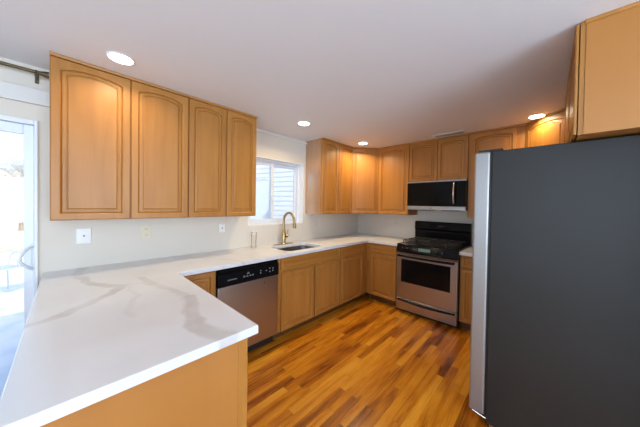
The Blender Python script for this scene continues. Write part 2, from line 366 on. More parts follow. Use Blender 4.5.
def cabinet(name, label, loc, rot, w_, d, h, doors=(), drawers=(), frame=(.035, .035, .035, .035), mids=(), rails=(), toe=0, top=True, trim=0, group=None, gap=0, th=.02, arch=.028, fw=.042):
    """back at y=0, front towards -y, width along x; d = depth to the door face"""
    t = thing(name, label, 'cabinet', loc, rot, group)
    ff = -(d-.021); bf = ff+.019; z0 = toe; p = .016
    b = MB()
    b.box(0, p, bf, 0, z0, h); b.box(w_-p, w_, bf, 0, z0, h); b.box(p, w_-p, -.008, 0, z0, h); b.box(p, w_-p, bf, -.008, z0, z0+p)
    if top: b.box(p, w_-p, bf, -.008, h-p, h)
    b.obj('body', MW, t)
    l, r, bo, to = frame
    b = MB(); e = .0012
    b.box(0, l, ff, bf, z0, h, e, 1); b.box(w_-r, w_, ff, bf, z0, h, e, 1); b.box(l, w_-r, ff, bf, z0, z0+bo); b.box(l, w_-r, ff, bf, h-to, h)
    for m_ in mids: b.box(m_-.02, m_+.02, ff, bf, z0+bo, h-to)
    for z in rails: b.box(l, w_-r, ff+.0004, bf, z-.015, z+.015)
    b.obj('face_frame', MW, t)
    for x0, x1, c0, c1 in doors: panel_front('door', t, x0, x1, c0, c1, ff-gap, MW, fw=fw, arch=arch, th=th)
    for x0, x1, c0, c1 in drawers: panel_front('drawer_front', t, x0, x1, c0, c1, ff, MWH, fw=.024)
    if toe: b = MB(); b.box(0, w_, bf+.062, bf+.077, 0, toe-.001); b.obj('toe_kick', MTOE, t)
    if trim:
        b = MB(); b.prism([(ff, h-.019), (ff, h), (ff-.026, h), (ff-.026, h-.006), (ff-.0215, h-.017)], 'x', 0, w_); b.obj('top_trim', MWH, t)
    return t
UB = 1.297; UH = H - UB - .001; D = .341
DT = UH-.022     # top of upper doors
rot_l, rot_r = PI/2, -PI/2
def upper_doors(edges, g=.0035, zb=.004): return [(a+g, c-g, zb, DT) for a, c in zip(edges, edges[1:])]
cabinet('wall_cabinet', 'wide two door maple wall cabinet nearest the sliding door', (0, -3.744, UB), rot_l, .775, D, UH, upper_doors([0, .391, .775]), mids=[.391], trim=1)
cabinet('wall_cabinet', 'narrower two door maple wall cabinet ending at the window', (0, -2.967, UB), rot_l, .645, D, UH, upper_doors([0, .328, .645]), mids=[.328], trim=1)
sc_ = cabinet('wall_cabinet', 'maple wall cabinet with two slim doors just past the window', (0, -1.328, UB), rot_l, .697, D, UH, upper_doors([0, .35, .697]), mids=[.35], trim=1)
MSIDE = wood('glossy varnished maple side', *WD, (14, 14, 1.3), .3)
BS(MSIDE).inputs['Coat Weight'].default_value = 1; BS(MSIDE).inputs['Coat IOR'].default_value = 2.8; BS(MSIDE).inputs['Coat Roughness'].default_value = .12
b = MB(); b.box(-.003, -.0004, -.315, 0, 0, UH-.002); b.obj('side_veneer', MSIDE, sc_)
cabinet('wall_cabinet', 'single door maple wall cabinet between corner cabinet and microwave', (.631, 0, UB), 0, .503, D, UH, upper_doors([0, .503]), trim=1)
MZ = 1.775
cabinet('wall_cabinet', 'short two door maple cabinet directly above the microwave', (1.136, 0, MZ), 0, .763, D, H-MZ-.001, [(.0035, .392, .004, H-MZ-.023), (.397, .76, .004, H-MZ-.023)], mids=[.395], trim=1)
cabinet('wall_cabinet', 'maple wall cabinet right of microwave, half hidden by the refrigerator', (1.901, 0, UB), 0, .556, D, UH, [(.03, .475, .004, DT)], frame=(.035, .085, .035, .035), trim=1)
cabinet('wall_cabinet', 'slim maple wall cabinet glimpsed between right corner and over refrigerator cabinet', (W, -.634, UB), rot_r, .296, D, UH, upper_doors([0, .296]), trim=1)
OB = 1.792
oc = cabinet('wall_cabinet', 'deep orange maple cabinet above the refrigerator with bare side panel', (W, -.932, OB), rot_r, 1.036, D+.022, H-OB-.001, [(.004, .514, .004, H-OB-.006), (.52, 1.034, .004, H-OB-.006)], mids=[.517], gap=.004, th=.012)
b = MB(); b.box(1.0361, 1.0391, -.322, 0, 0, H-OB-.001); b.obj('end_panel', MPANEL, oc)
b = MB(); b.prism([(1.0392, H-OB-.02), (1.0392, H-OB-.001), (1.047, H-OB-.001), (1.045, H-OB-.016)], 'y', -.326, 0); b.obj('side_trim', MWH, oc)

# diagonal corner wall cabinets
def corner(label, x_in, sgn):
    t = thing('corner_cabinet', label, 'cabinet', (x_in, 0, UB))
    a, s = .628, .293
    P = [(0, 0), (sgn*a, 0), (sgn*a, -s), (sgn*s, -a), (0, -a)]
    b = MB(); b.prism(P, 'z', 0, UH); b.obj('body', MW, t)
    q1, q2 = Vector((sgn*s, -a, 0)), Vector((sgn*a, -s, 0))
    if sgn < 0: q1, q2 = q2, q1
    d = (q2-q1); ln = d.length; ang = math.atan2(d.y, d.x)
    mx = Matrix.Translation(q1) @ Matrix.Rotation(ang, 4, 'Z')
    def place(o): o.matrix_local = mx
    b = MB(); b.box(.0, .03, -.016, -.0005, 0, UH); b.box(ln-.03, ln, -.016, -.0005, 0, UH); b.box(.03, ln-.03, -.016, -.0005, 0, .035); b.box(.03, ln-.03, -.016, -.0005, UH-.035, UH)
    o = b.obj('face_frame', MW, t); place(o)
    place(panel_front('door', t, .014, ln-.014, .004, DT, -.0165, MW, fw=.042, arch=.028))
    b = MB(); b.prism([(-.0165, UH-.019), (-.0165, UH), (-.04, UH), (-.04, UH-.006), (-.037, UH-.017)], 'x', 0.01, ln-.01); o = b.obj('top_trim', MWH, t); place(o)
    return t
corner('diagonal maple corner wall cabinet under a lit ceiling light, left of range', 0, 1)
corner('diagonal maple corner wall cabinet peeking over the refrigerator top', W, -1)

# ------------------------------------------------------------------ base cabinets
BH = .878; DB = .63; RZ0, RZ1 = .741, .866; DZ1 = .712
cabinet('base_cabinet', 'narrow maple base cabinet between the peninsula and the dishwasher', (0, -3.075, 0), rot_l, .232, DB, BH, [(.006, .226, .106, RZ1)], toe=.1, arch=0, top=False)
cabinet('base_cabinet', 'maple sink base cabinet with false drawer front above two doors', (0, -2.222, 0), rot_l, .972, DB, BH, [(.033, .490, .106, DZ1), (.513, .960, .106, DZ1)], [(.026, .966, RZ0, RZ1)], frame=(.045, .03, .035, .02), mids=[.50], rails=[.727], toe=.1, arch=0, top=False)
cabinet('base_cabinet', 'maple base cabinet with one drawer right of sink base at inner corner', (0, -1.249, 0), rot_l, .644, DB, BH, [(.012, .520, .106, DZ1)], [(.012, .525, RZ0, RZ1)], frame=(.03, .127, .035, .02), rails=[.727], toe=.1, arch=0, top=False)
cabinet('base_cabinet', 'maple drawer and door base cabinet left of the range', (.6095, 0, 0), 0, .5225, DB, BH, [(.0795, .4955, .106, DZ1)], [(.0745, .4955, RZ0, RZ1)], frame=(.08, .03, .035, .02), rails=[.727], toe=.1, arch=0, top=False)
cabinet('base_cabinet', 'maple drawer and door base cabinet between range and refrigerator', (1.905, 0, 0), 0, .36, DB, BH, [(.018, .345, .106, DZ1)], [(.018, .345, RZ0, RZ1)], frame=(.03, .03, .035, .02), rails=[.727], toe=.1, arch=0, top=False)
cabinet('base_cabinet', 'maple base cabinet in back right corner behind the refrigerator', (2.266, 0, 0), 0, .82, DB, BH, [(.02, .4, .106, DZ1), (.42, .8, .106, DZ1)], [(.02, .8, RZ0, RZ1)], rails=[.727], toe=.1, arch=0, top=False)
# peninsula: fronts towards +y, plain end panel towards +x
pt = cabinet('peninsula_cabinet', 'maple peninsula cabinet with broad plain orange end panel under marble look top', (1.70, -3.765, 0), PI, 1.045, .625, BH, [(.008, .51, .106, .765), (.53, 1.03, .106, .765)], mids=[.52], frame=(.045, .035, .035, .1), toe=.1, arch=0, top=False)
b = MB(); b.box(-.019, -.0005, -.603, 0, 0, BH, .001, 1); b.obj('end_panel', MPANEL, pt)
b = MB(); b.box(-.0215, -.0192, -.604, -.565, 0, BH); b.obj('corner_stile', MW, pt)

# ------------------------------------------------------------------ countertops
CT0, CT1 = .879, .914
SX0, SX1, SY0, SY1 = .19, .565, -2.06, -1.52     # sink hole
def slab(name, xs, ys, keep, hole, label):
    bm = bmesh.new()
    cells = [(i, j) for i in range(len(xs)-1) for j in range(len(ys)-1) if keep((xs[i]+xs[i+1])/2, (ys[j]+ys[j+1])/2)]
    V = {}
    def v(x, y, z):
        k = (round(x, 5), round(y, 5), z)
        if k not in V: V[k] = bm.verts.new((x, y, z))
        return V[k]
    S = set(cells)
    for i, j in cells:
        x0, x1, y0, y1 = xs[i], xs[i+1], ys[j], ys[j+1]
        if hole and abs(x0-hole[0]) < 1e-6 and abs(y0-hole[2]) < 1e-6:
            h = hole; r = .07; inner = []
            cx, cy = (h[4]+h[5])/2, (h[6]+h[7])/2
            for (kx, ky, a0) in ((h[5]-r, h[7]-r, 0), (h[4]+r, h[7]-r, 90), (h[4]+r, h[6]+r, 180), (h[5]-r, h[6]+r, 270)):
                for q in range(7): a = math.radians(a0+q*15); inner.append((kx+r*math.cos(a), ky+r*math.sin(a)))
            outer = []
            for q, (px, py) in enumerate(inner):
                c = q//7; f = q % 7
                cor = ((x1, y1), (x0, y1), (x0, y0), (x1, y0))[c]
                if c % 2 == 0: o = (cor[0], py) if f < 3 else ((cor if f == 3 else (px, cor[1])))
                else: o = (px, cor[1]) if f < 3 else ((cor if f == 3 else (cor[0], py)))
                outer.append(o)
            n = len(inner)
            for z in (CT0, CT1):
                for q in range(n):
                    f = [v(*outer[q], z), v(*outer[(q+1) % n], z), v(*inner[(q+1) % n], z), v(*inner[q], z)]
                    if len(set(f)) >= 3: bm.faces.new(list(dict.fromkeys(f)))
            for q in range(n): bm.faces.new((v(*inner[q], CT0), v(*inner[(q+1) % n], CT0), v(*inner[(q+1) % n], CT1), v(*inner[q], CT1)))
        else:
            for z in (CT0, CT1): bm.faces.new((v(x0, y0, z), v(x1, y0, z), v(x1, y1, z), v(x0, y1, z)))
        for di, dj, a, c in ((-1, 0, (x0, y0), (x0, y1)), (1, 0, (x1, y0), (x1, y1)), (0, -1, (x0, y0), (x1, y0)), (0, 1, (x0, y1), (x1, y1))):
            if (i+di, j+dj) not in S: bm.faces.new((v(*a, CT0), v(*c, CT0), v(*c, CT1), v(*a, CT1)))
    bmesh.ops.recalc_face_normals(bm, faces=bm.faces[:])
    es = [e for e in bm.edges if len(e.link_faces) == 2 and e.calc_face_angle(0) > 1 and max(q.co.z for q in e.verts) > CT1-.001 and min(q.co.z for q in e.verts) > CT1-.001]
    bmesh.ops.bevel(bm, geom=es, offset=.003, segments=2, affect='EDGES', profile=.5)
    me = bpy.data.meshes.new(name); bm.to_mesh(me); bm.free(); me.materials.append(MQ)
    o = bpy.data.objects.new(name, me); C.objects.link(o); return tag(o, label, 'countertop')
PX1 = 1.751
hx0, hx1, hy0, hy1 = .12, .62, -2.14, -1.44
slab('countertop', [.001, hx0, hx1, .657, 1.133, PX1], [-3.785, -3.129, hy0, hy1, -.657, -.001],
     lambda x, y: (y < -3.129) or x < .657 or (y > -.657 and x < 1.133), (hx0, hx1, hy0, hy1, SX0, SX1, SY0, SY1),
     'long white quartz countertop with grey veins covering peninsula and sink run')
slab('countertop', [1.903, W-.001], [-.657, -.001], lambda x, y: True, None, 'short white countertop piece between range and refrigerator')

# sink (undermount)
b = MB(); bm = b.bm
def rr(x0, x1, y0, y1, r, z):
    out = []
    for (kx, ky, a0) in ((x1-r, y1-r, 0), (x0+r, y1-r, 90), (x0+r, y0+r, 180), (x1-r, y0+r, 270)):
        for q in range(7): a = math.radians(a0+q*15); out.append((kx+r*math.cos(a), ky+r*math.sin(a), z))
    return [bm.verts.new(p) for p in out]
e = .012
rg = [rr(SX0-.025, SX1+.025, SY0-.025, SY1+.025, .08, CT0-.0015), rr(SX0-.004, SX1+.004, SY0-.004, SY1+.004, .07, CT0-.0015), rr(SX0, SX1, SY0, SY1, .07, CT0-.012), rr(SX0+.012, SX1-.012, SY0+.012, SY1-.012, .07, .72), rr(SX0+.05, SX1-.05, SY0+.05, SY1-.05, .05, .70),
      rr(SX0+.048, SX1-.048, SY0+.048, SY1-.048, .05, .698), rr(SX0+.009, SX1-.009, SY0+.009, SY1-.009, .07, .718), rr(SX0-.003, SX1+.003, SY0-.003, SY1+.003, .07, CT0-.014), rr(SX0-.025, SX1+.025, SY0-.025, SY1+.025, .08, CT0-.0035)]
for A, B in zip(rg, rg[1:] + rg[:1]):
    if A is rg[4]: continue
    for q in range(28): bm.faces.new((A[q], A[(q+1) % 28], B[(q+1) % 28], B[q]))
bm.faces.new(rg[4]); bm.faces.new(rg[5][::-1])
sk = thing('sink', 'undermount stainless steel sink bowl set in counter below the window', 'sink', ((SX0+SX1)/2, (SY0+SY1)/2, .698))
o = b.obj('bowl', mat('satin dark steel', (.17, .16, .165), .35, .9), sk, True); o.location = (-(SX0+SX1)/2, -(SY0+SY1)/2, -.698)
b = MB(); b.lathe([(.045, .0025), (.045, .006), (.036, .007), (.03, .004), (.012, .004), (.01, .01)], (0, 0, 0)); b.obj('drain', MCHROME, sk, True)

# faucet
ft = thing('faucet', 'tall gold gooseneck faucet with pull down spray head behind sink', 'faucet', (.125, -1.80, .9145))
b = MB()
b.prism([(.028*math.cos(2*PI*k/24), (.125 if math.sin(2*PI*k/24) > 0 else -.125) + .028*math.sin(2*PI*k/24)) for k in range(24)], 'z', 0, .006, .0015); b.obj('base_plate', MGOLD, ft)
b = MB(); b.lathe([(.032, .0065), (.032, .012), (.0265, .018), (.0265, .15), (.024, .156), (.0165, .19)]); b.obj('body', MGOLD, ft, True)
b = MB(); RN = .105; hz_ = .300; pts = [(0, 0, .185 + (hz_-.185)*k/5) for k in range(6)] + [(RN - RN*math.cos(PI*k/16), 0, hz_ + RN*math.sin(PI*k/16)) for k in range(1, 16)] + [(2*RN, 0, hz_-.006), (2*RN+.002, 0, hz_-.016)]
b.tube(pts, .0155, 14); b.obj('spout', MGOLD, ft, True)
zt = hz_-.0165
b = MB(); b.tube([(2*RN+.002, 0, zt), (2*RN+.003, 0, zt-.008), (2*RN+.006, 0, zt-.035), (2*RN+.008, 0, zt-.056), (2*RN+.008, 0, zt-.062)], [.0165, .019, .0225, .023, .018], 16); b.obj('spray_head', MGOLD, ft, True)
b = MB(); b.tube([(0, .0267, .10), (0, .058, .10)], [.021, .021], 16); b.tube([(0, .045, .105), (0, .062, .15), (0, .07, .18)], [.0075, .0065, .006], 10); b.obj('handle', MGOLD, ft, True)

# clear glass
b = MB(); b.lathe([(.030, 0), (.034, .004), (.034, .012), (.029, .03), (.030, .09), (.036, .185), (.0345, .185), (.028, .09), (.027, .03), (.026, .014), (.0005, .0135)], (0, 0, 0), 28)
g = b.obj('drinking_glass', MCLEAR, None, True); g.location = (.115, -2.215, .9145); tag(g, 'clear glass tumbler standing on counter under left edge of window', 'glass')

# ------------------------------------------------------------------ dishwasher
dw = thing('dishwasher', 'stainless steel dishwasher with black control panel', 'dishwasher', (0, -2.838, 0), rot_l); ww = .61
b = MB(); b.box(.006, ww-.006, -.585, -.03, .1, .87); b.obj('body', MBLACKM, dw)
b = MB(); b.box(.008, ww-.008, -.545, -.53, .004, .0985); b.obj('toe_kick', MBLACKM, dw)
b = MB(); b.box(.004, ww-.004, -.63, -.586, .108, .715, .006, 3); b.obj('door', MSTEEL, dw)
b = MB(); b.prism([(-.586, .7165), (-.632, .7165), (-.636, .73), (-.632, .822), (-.612, .836), (-.607, .85), (-.618, .868), (-.586, .868)], 'x', .004, ww-.004, .0015)
cp = b.obj('control_panel', MBLACK, dw)
def dash(parent, x0, x1, y, z0, z1, m=MGREYP, nm='marking'):
    b = MB(); b.box(x0, x1, y-.0008, y, z0, z1); return b.obj(nm, m, parent)
b = MB()
for k in range(8): b.box(.085+.0105*k, .093+.0105*k, -.6362, -.6345, .763+.002*(k % 2), .772)
b.obj('badge', MGREYP, cp)
for k, (px, pz, wd) in enumerate([(.225, .765, .018), (.255, .765, .018), (.285, .765, .018), (.262, .79, .022), (.31, .765, .018)]):
    b = MB(); b.box(px, px+wd, -.6364, -.634, pz, pz+.007); b.box(px+.004, px+wd-.004, -.6364, -.634, pz+.011, pz+.014); b.obj('button', MGREYP, cp)
for k, (px, pz) in enumerate([(.40, .762), (.40, .785), (.46, .775), (.50, .758), (.50, .79), (.535, .762), (.535, .786)]):
    b = MB(); b.lathe([(.006, 0), (.006, .0022), (.004, .0026)], (px, -.6345, pz+.008), 14, 'y'); b.obj('button', MGREYP, cp)
b = MB(); b.box(.44, .45, -.6312, -.6299, .66, .675, .0005); b.obj('vent_mark', MCHROME, dw)

# ------------------------------------------------------------------ range
RX0 = 1.137; rw = .762
rg_ = thing('gas_range', 'freestanding stainless gas range with black cooktop and backguard', 'range', (RX0, 0, 0))
b = MB(); b.box(0, rw, -.63, -.03, .075, .905, .002, 1); b.obj('body', MBLACKM, rg_)
for sx_ in (.05, rw-.05):
    for sy_ in (-.58, -.08): b = MB(); b.lathe([(.02, 0), (.02, .012), (.012, .015), (.012, .0749)], (sx_, sy_, 0), 14); b.obj('foot', MBLACKM, rg_)
b = MB(); b.box(0, rw, -.655, -.095, .9055, .928, .007, 3); ck = b.obj('cooktop', MBLACK, rg_)
b = MB(); b.box(.055, rw-.055, -.60, -.14, .928, .9283); b.obj('well', MBLACKM, ck)
# burners and grates
for bx in (.19, rw-.19):
    for by in (-.49, -.24):
        b = MB(); b.lathe([(.048, .9284), (.048, .936), (.034, .938), (.034, .948), (.03, .951), (.004, .952)], (bx, by, 0), 22); b.obj('burner', MIRON, ck, True)
for gx0, gx1 in ((.055, .376), (.386, rw-.055)):
    b = MB(); r = .006; z = .966; y0, y1 = -.60, -.135
    loop = [(gx0, y0, z), (gx1, y0, z), (gx1, y1, z), (gx0, y1, z)]
    for p, q in zip(loop, loop[1:]+loop[:1]): b.tube([p, q], r, 8)
    b.tube([(gx0, (y0+y1)/2, z), (gx1, (y0+y1)/2, z)], r, 8)
    gm = (gx0+gx1)/2
    for cy in (-.49, -.24):
        b.tube([(gx0, cy, z), (gm-.03, cy, z+.004)], r, 8); b.tube([(gm+.03, cy, z+.004), (gx1, cy, z)], r, 8)
    for ya, yb in ((y0, -.52), (-.46, -.3675), (-.3675, -.27), (-.21, y1)): b.tube([(gm, ya, z), (gm, yb, z+.002)], r, 8)
    for p in loop: b.tube([(p[0], p[1], .9287), (p[0], p[1], z)], r*1.1, 8)
    b.obj('grate', MIRON, ck, True)
# backguard
b = MB(); b.prism([(-.03, .905), (-.092, .905), (-.092, 1.06), (-.085, 1.075), (-.105, 1.10), (-.098, 1.195), (-.085, 1.208), (-.03, 1.208)], 'x', .002, rw-.002, .003); bgd = b.obj('backguard', MBLACK, rg_)
b = MB(); b.box(.23, .53, -.1085, -.1, 1.115, 1.175, .002); b.obj('display', MGLASSB, bgd)
b = MB(); b.box(.345, .42, -.1105, -.1085, 1.135, 1.158); b.obj('clock', mat('dim clock digits', (.02, .035, .035), .2), bgd)
# sloped control panel
def frontprism(nm, prof, m, x0, x1, par, bev=.002): b = MB(); b.prism(prof, 'x', x0, x1, bev); return b.obj(nm, m, par)
pan = frontprism('control_panel', [(-.631, .818), (-.690, .818), (-.692, .828), (-.662, .922), (-.6555, .9275), (-.6555, .904), (-.631, .904)], MBLACK, .0, rw, rg_)
tilt = math.atan2(.030, .094)
pn = Vector((0, -math.cos(tilt), math.sin(tilt)))
def onpanel(x, z): return Vector((x, -.692 + .030*(z-.828)/.094, z))
for kx in (.095, .155, rw-.235, rw-.165):
    c = onpanel(kx, .868)
    b = MB(); b.tube([c + pn*.0005, c + pn*.006, c + pn*.0065, c + pn*.024, c + pn*.026], [.024, .024, .019, .017, .014], 20); kb = b.obj('knob', MBLACK, pan, True)
    b = MB(); b.box(-.0015, .0015, -.0007, .0007, -.002, .011); q = b.obj('pointer', MGREYP, kb); q.location = c + pn*.0265; q.rotation_euler = (-tilt, 0, 0)
c = onpanel(.37, .875); b = MB(); b.box(-.075, .075, -.001, .0, -.02, .02); q = b.obj('display', MLCD, pan); q.location = c + pn*.0005; q.rotation_euler = (-tilt, 0, 0)
c = onpanel(.25, .875); b = MB(); b.box(-.035, .035, -.001, .0, -.018, .018); q = b.obj('keypad', mat('slate keypad', (.03, .04, .055), .25), pan); q.location = c + pn*.0005; q.rotation_euler = (-tilt, 0, 0)
# oven door
b = MB(); b.box(.004, rw-.004, -.682, -.632, .208, .812, .006, 3); dr = b.obj('oven_door', MSTEEL, rg_)
b = MB(); b.box(.072, rw-.078, -.6845, -.6822, .425, .728, .001, 1); b.obj('window_frame', MBLACK, dr)
b = MB(); b.box(.15, rw-.15, -.6855, -.6847, .455, .695); b.obj('window_glass', MGLASSB, dr)
b = MB(); pts = [(.03 + (rw-.06)*k/20, -.715 - .022*math.sin(PI*k/20), .775) for k in range(21)]
bm = b.bm; b.tube(pts, .014, 12)
for hx in (.04, rw-.04): b.tube([(hx, -.6822, .775), (hx, -.712, .775)], .012, 10)
b.obj('oven_handle', MBLACK, dr, True)
b = MB(); b.box(.01, rw-.01, -.6845, -.6822, .79, .811, .0008, 1); b.obj('top_strip', MCHROME, dr)
b = MB(); b.box(.004, rw-.004, -.678, -.632, .052, .2, .006, 3); dd = b.obj('warming_drawer', MSTEEL, rg_)
b = MB(); b.box(.01, rw-.01, -.615, -.60, .006, .0745); b.obj('kick_plate', MBLACKM, rg_)
b = MB(); pts = [(.02 + (rw-.04)*k/20, -.684 - .010*math.sin(PI*k/20), .186 - .016*math.sin(PI*k/20)) for k in range(21)]; b.tube(pts, .0125, 10); b.obj('drawer_handle', MBLACK, dd, True)

# ------------------------------------------------------------------ microwave
mw = thing('microwave', 'stainless and black over the range microwave under short cabinet', 'microwave', (1.138, 0, 1.385)); mwid = .758; mh = .385
b = MB(); b.box(0, mwid, -.36, -.005, 0, mh, .003, 1); b.obj('body', MBLACKM, mw)
b = MB(); b.box(0, mwid, -.388, -.3605, .372, mh+.004, .002, 1); b.obj('top_strip', MSTEEL, mw)
b = MB(); b.box(0, mwid, -.39, -.3605, -.004, .047, .003, 2); bt = b.obj('bottom_strip', MSTEEL, mw)
b = MB(); b.lathe([(.007, 0), (.007, .001)], (.335, -.39, .022), 14, 'y'); b.obj('badge', MBLACKM, bt)
b = MB(); b.box(.002, .645, -.392, -.3605, .049, .370, .004, 2); md = b.obj('door', MGLASSB, mw)
b = MB(); b.box(.07, .565, -.3935, -.3922, .105, .33); b.obj('window', mat('dark microwave window', (.006, .006, .006), .1, Specular_IOR_Level=.1), md)
b = MB(); pts = [(.622, -.399 - .024*math.sin(PI*k/12), .085 + .265*k/12) for k in range(13)]; b.tube(pts, .011, 12); b.obj('handle', MCHROME, md, True)
b = MB(); b.box(.649, mwid-.002, -.392, -.3605, .049, .370, .004, 2); mc = b.obj('control_panel', MBLACK, mw)
b = MB(); b.box(.665, .745, -.3935, -.3922, .315, .345); b.obj('display', MGLASSB, mc)
b = MB(); b.box(.10, .30, -.30, -.12, -.012, -.0002); b.obj('vent_filter', MBLACKM, mw); b = MB(); b.box(.44, .64, -.30, -.12, -.012, -.0002); b.obj('vent_filter', MBLACKM, mw)

# ------------------------------------------------------------------ refrigerator (doors towards -x)
FY0, FY1 = -1.86, -.945; FX0 = 2.278
fr = thing('refrigerator', 'tall dark grey refrigerator with pale steel doors, seen from its side', 'refrigerator', (W-.02, FY1, 0), rot_r)
fd = W-.02-FX0; fwid = FY1-FY0
b = MB(); b.box(0, fwid, -(fd-.098), 0, .035, 1.783, .006, 3); b.obj('body', MFRIDGE, fr)
for x0, x1, hx in ((0, .395, .365), (.4, fwid, .43)):
    b = MB(); b.box(x0, x1, -fd, -(fd-.088), .075, 1.785, .012, 4); d_ = b.obj('door', MSATIN, fr)
    b = MB(); pts = [(hx, -fd-.012, .55), (hx, -fd-.045, .6)] + [(hx, -fd-.048, .6+.09*k) for k in range(1, 10)] + [(hx, -fd-.045, 1.45), (hx, -fd-.012, 1.5)]; b.tube(pts, .012, 12); b.obj('handle', MCHROME, d_, True)
    b = MB(); b.box(x0+.006, x1-.006, -(fd-.0885), -(fd-.0975), .08, 1.78); b.obj('gasket', MBLACKM, d_)
for x0 in (.02, fwid-.08):
    b = MB(); b.box(x0, x0+.06, -(fd-.02), -(fd-.15), 1.7855, 1.80, .004, 2); b.obj('hinge_cover', MBLACKM, fr)
b = MB(); b.box(.03, fwid-.03, -(fd-.11), -(fd-.13), .004, .0345); b.obj('base_grille', MBLACKM, fr)
for x0 in (.03, fwid-.03):
    b = MB(); b.tube([(x0, -(fd-.03), .045), (x0, -(fd-.02), .06), (x0, -(fd-.06), .05), (x0, -(fd-.12), .04)], [.006, .009, .008, .006], 10); b.tube([(x0, -(fd-.125), .0), (x0, -(fd-.125), .0345)], .016, 12); b.obj('hinge_foot', MCHROME, fr, True)
    b = MB(); b.lathe([(.02, 0), (.02, .0345)], (x0, -.08, 0), 14); b.obj('foot', MBLACKM, fr)

# ------------------------------------------------------------------ wall plates
def plate(name, label, cat, loc, rot, m, kind, w_=.072, h_=.116, group=None):
    t = thing(name, label, cat, loc, rot, group)
    b = MB(); b.box(-w_/2, w_/2, -.006, -.0005, -h_/2, h_/2, .0025, 2); p = b.obj('cover_plate', m, t)
    if kind == 'duplex':
        for z in (-.027, .027):
            b = MB(); b.box(-.017, .017, -.0085, -.0062, z-.014, z+.014, .003, 2); r_ = b.obj('receptacle', m, t)
            b = MB(); b.box(-.008, -.0055, -.0091, -.0086, z-.003, z+.006); b.box(.0055, .008, -.0091, -.0086, z-.003, z+.006); b.lathe([(.0025, 0), (.0025, .0005)], (0, -.0086, z-.008), 10, 'y'); b.obj('slots', MDOT, r_)
    elif kind == 'jack':
        b = MB(); b.box(-.010, .010, -.009, -.0062, -.012, .012, .001, 1); j = b.obj('jack', MPLAS, t); b = MB(); b.box(-.004, .004, -.0096, -.0091, -.005, .005); b.obj('socket', MDOT, j)
    elif kind == 'coax':
        b = MB(); b.lathe([(.006, 0), (.006, .004), (.004, .004), (.004, .009)], (0, -.0062, .0), 14, 'y'); b.obj('connector', MDOT, t)
        for z in (-.04, .04): b = MB(); b.lathe([(.003, 0), (.003, .001)], (0, -.0062, z), 10, 'y'); b.obj('screw', MGREYP, t)
    elif kind == 'switch':
        b = MB(); b.box(-.016, .016, -.0085, -.0062, -.033, .033, .001, 1); b.obj('rocker', m, t)
    return t
plate('wall_outlet', 'white wall plate with small jack nearest the sliding door', 'outlet', (0, -3.584, 1.158), rot_l, MPLAS, 'jack', .082)
plate('wall_outlet', 'almond duplex wall outlet under the widest wall cabinet', 'outlet', (0, -3.201, 1.16), rot_l, MALM, 'duplex')
plate('wall_outlet', 'small white wall plate with round connector left of the window', 'outlet', (0, -2.533, 1.155), rot_l, MPLAS, 'coax', .062, .092)
plate('light_switch', 'off white rocker switch on wall right of the faucet', 'switch', (0, -1.05, 1.15), rot_l, MPAINTED, 'switch')
plate('wall_outlet', 'off white outlet on left wall near the back counter corner', 'outlet', (0, -.18, 1.15), rot_l, MPAINTED, 'duplex')
plate('wall_outlet', 'off white outlet on back wall left of the range', 'outlet', (.76, 0, 1.165), 0, MPAINTED, 'duplex')

# ------------------------------------------------------------------ curtain rods
cr = thing('curtain_rod', 'dark bronze curtain rod above the sliding glass door', 'curtain rod', (.085, -4.7, 2.283))
b = MB(); b.tube([(0, -1.0, 0), (0, .885, 0)], .011, 14); b.obj('rod', MBRONZE, cr, True)
for s_, y0 in ((1, .8855), (-1, -1.0005)):
    b = MB(); b.tube([(0, y0, 0), (0, y0+.004*s_, 0), (0, y0+.008*s_, 0), (0, y0+.02*s_, 0), (0, y0+.045*s_, 0), (0, y0+.0605*s_, 0)], [.012, .016, .011, .012, .02, .021], 16); b.obj('finial', MBRONZE, cr, True)
for y0 in (.885+.004, -.95):
    b = MB(); b.box(-.0845, -.0805, y0-.009, y0+.009, -.05, .022, .001, 1); b.tube([(-.081, y0, -.01), (-.04, y0, -.016), (0, y0, -.0145)], .005, 10); b.box(-.012, .012, y0-.006, y0+.006, -.019, -.0115); b.obj('bracket', MBRONZE, cr)
wr = thing('curtain_rod', 'thin white curtain rod above the kitchen window', 'curtain rod', (.04, -1.84, 2.306))
b = MB(); b.tube([(0, -.47, 0), (0, .47, 0)], .006, 12); b.obj('rod', MTRIM, wr, True)
for s_ in (1, -1): b = MB(); b.tube([(0, .4705*s_, 0), (0, .476*s_, 0), (0, .484*s_, 0), (0, .49*s_, 0)], [.007, .012, .012, .006], 14); b.obj('finial', MTRIM, wr, True)
for y0 in (.44, -.44): b = MB(); b.box(-.0395, -.036, y0-.008, y0+.008, -.02, .02); b.tube([(-.036, y0, -.008), (0, y0, -.008)], .004, 8); b.obj('bracket', MTRIM, wr)

# ------------------------------------------------------------------ ceiling lights and vent
def downlight(x, y, label, e):
    t = thing('recessed_light', label, 'ceiling light', (x, y, H), 0, 'round recessed ceiling lights')
    b = MB(); b.lathe([(.058, -.0005), (.071, -.0005), (.071, -.004), (.068, -.007), (.063, -.008), (.061, -.006), (.058, -.004)], (0, 0, 0), 40)
    bm = b.bm
    b.obj('trim_ring', MTRIM, t, True)
    b = MB(); b.lathe([(.0605, -.0065), (.059, -.010), (.03, -.0125), (.002, -.0125)], (0, 0, 0), 36); b.obj('lens', MLAMP, t, True)
    l = light('lamp_glow', 'AREA', (0, 0, -.016), e, (1, .78, .48), shape='DISK', size=.11, dir=(0, 0, -1)); l.parent = t
    l.data.spread = math.radians(150)
downlight(.591, -3.439, 'lit round ceiling light nearest the sliding door', 2.6)
downlight(.581, -1.878, 'lit round ceiling light in front of the window', 6)
downlight(.605, -.753, 'lit round ceiling light beside left corner cabinet', 7)
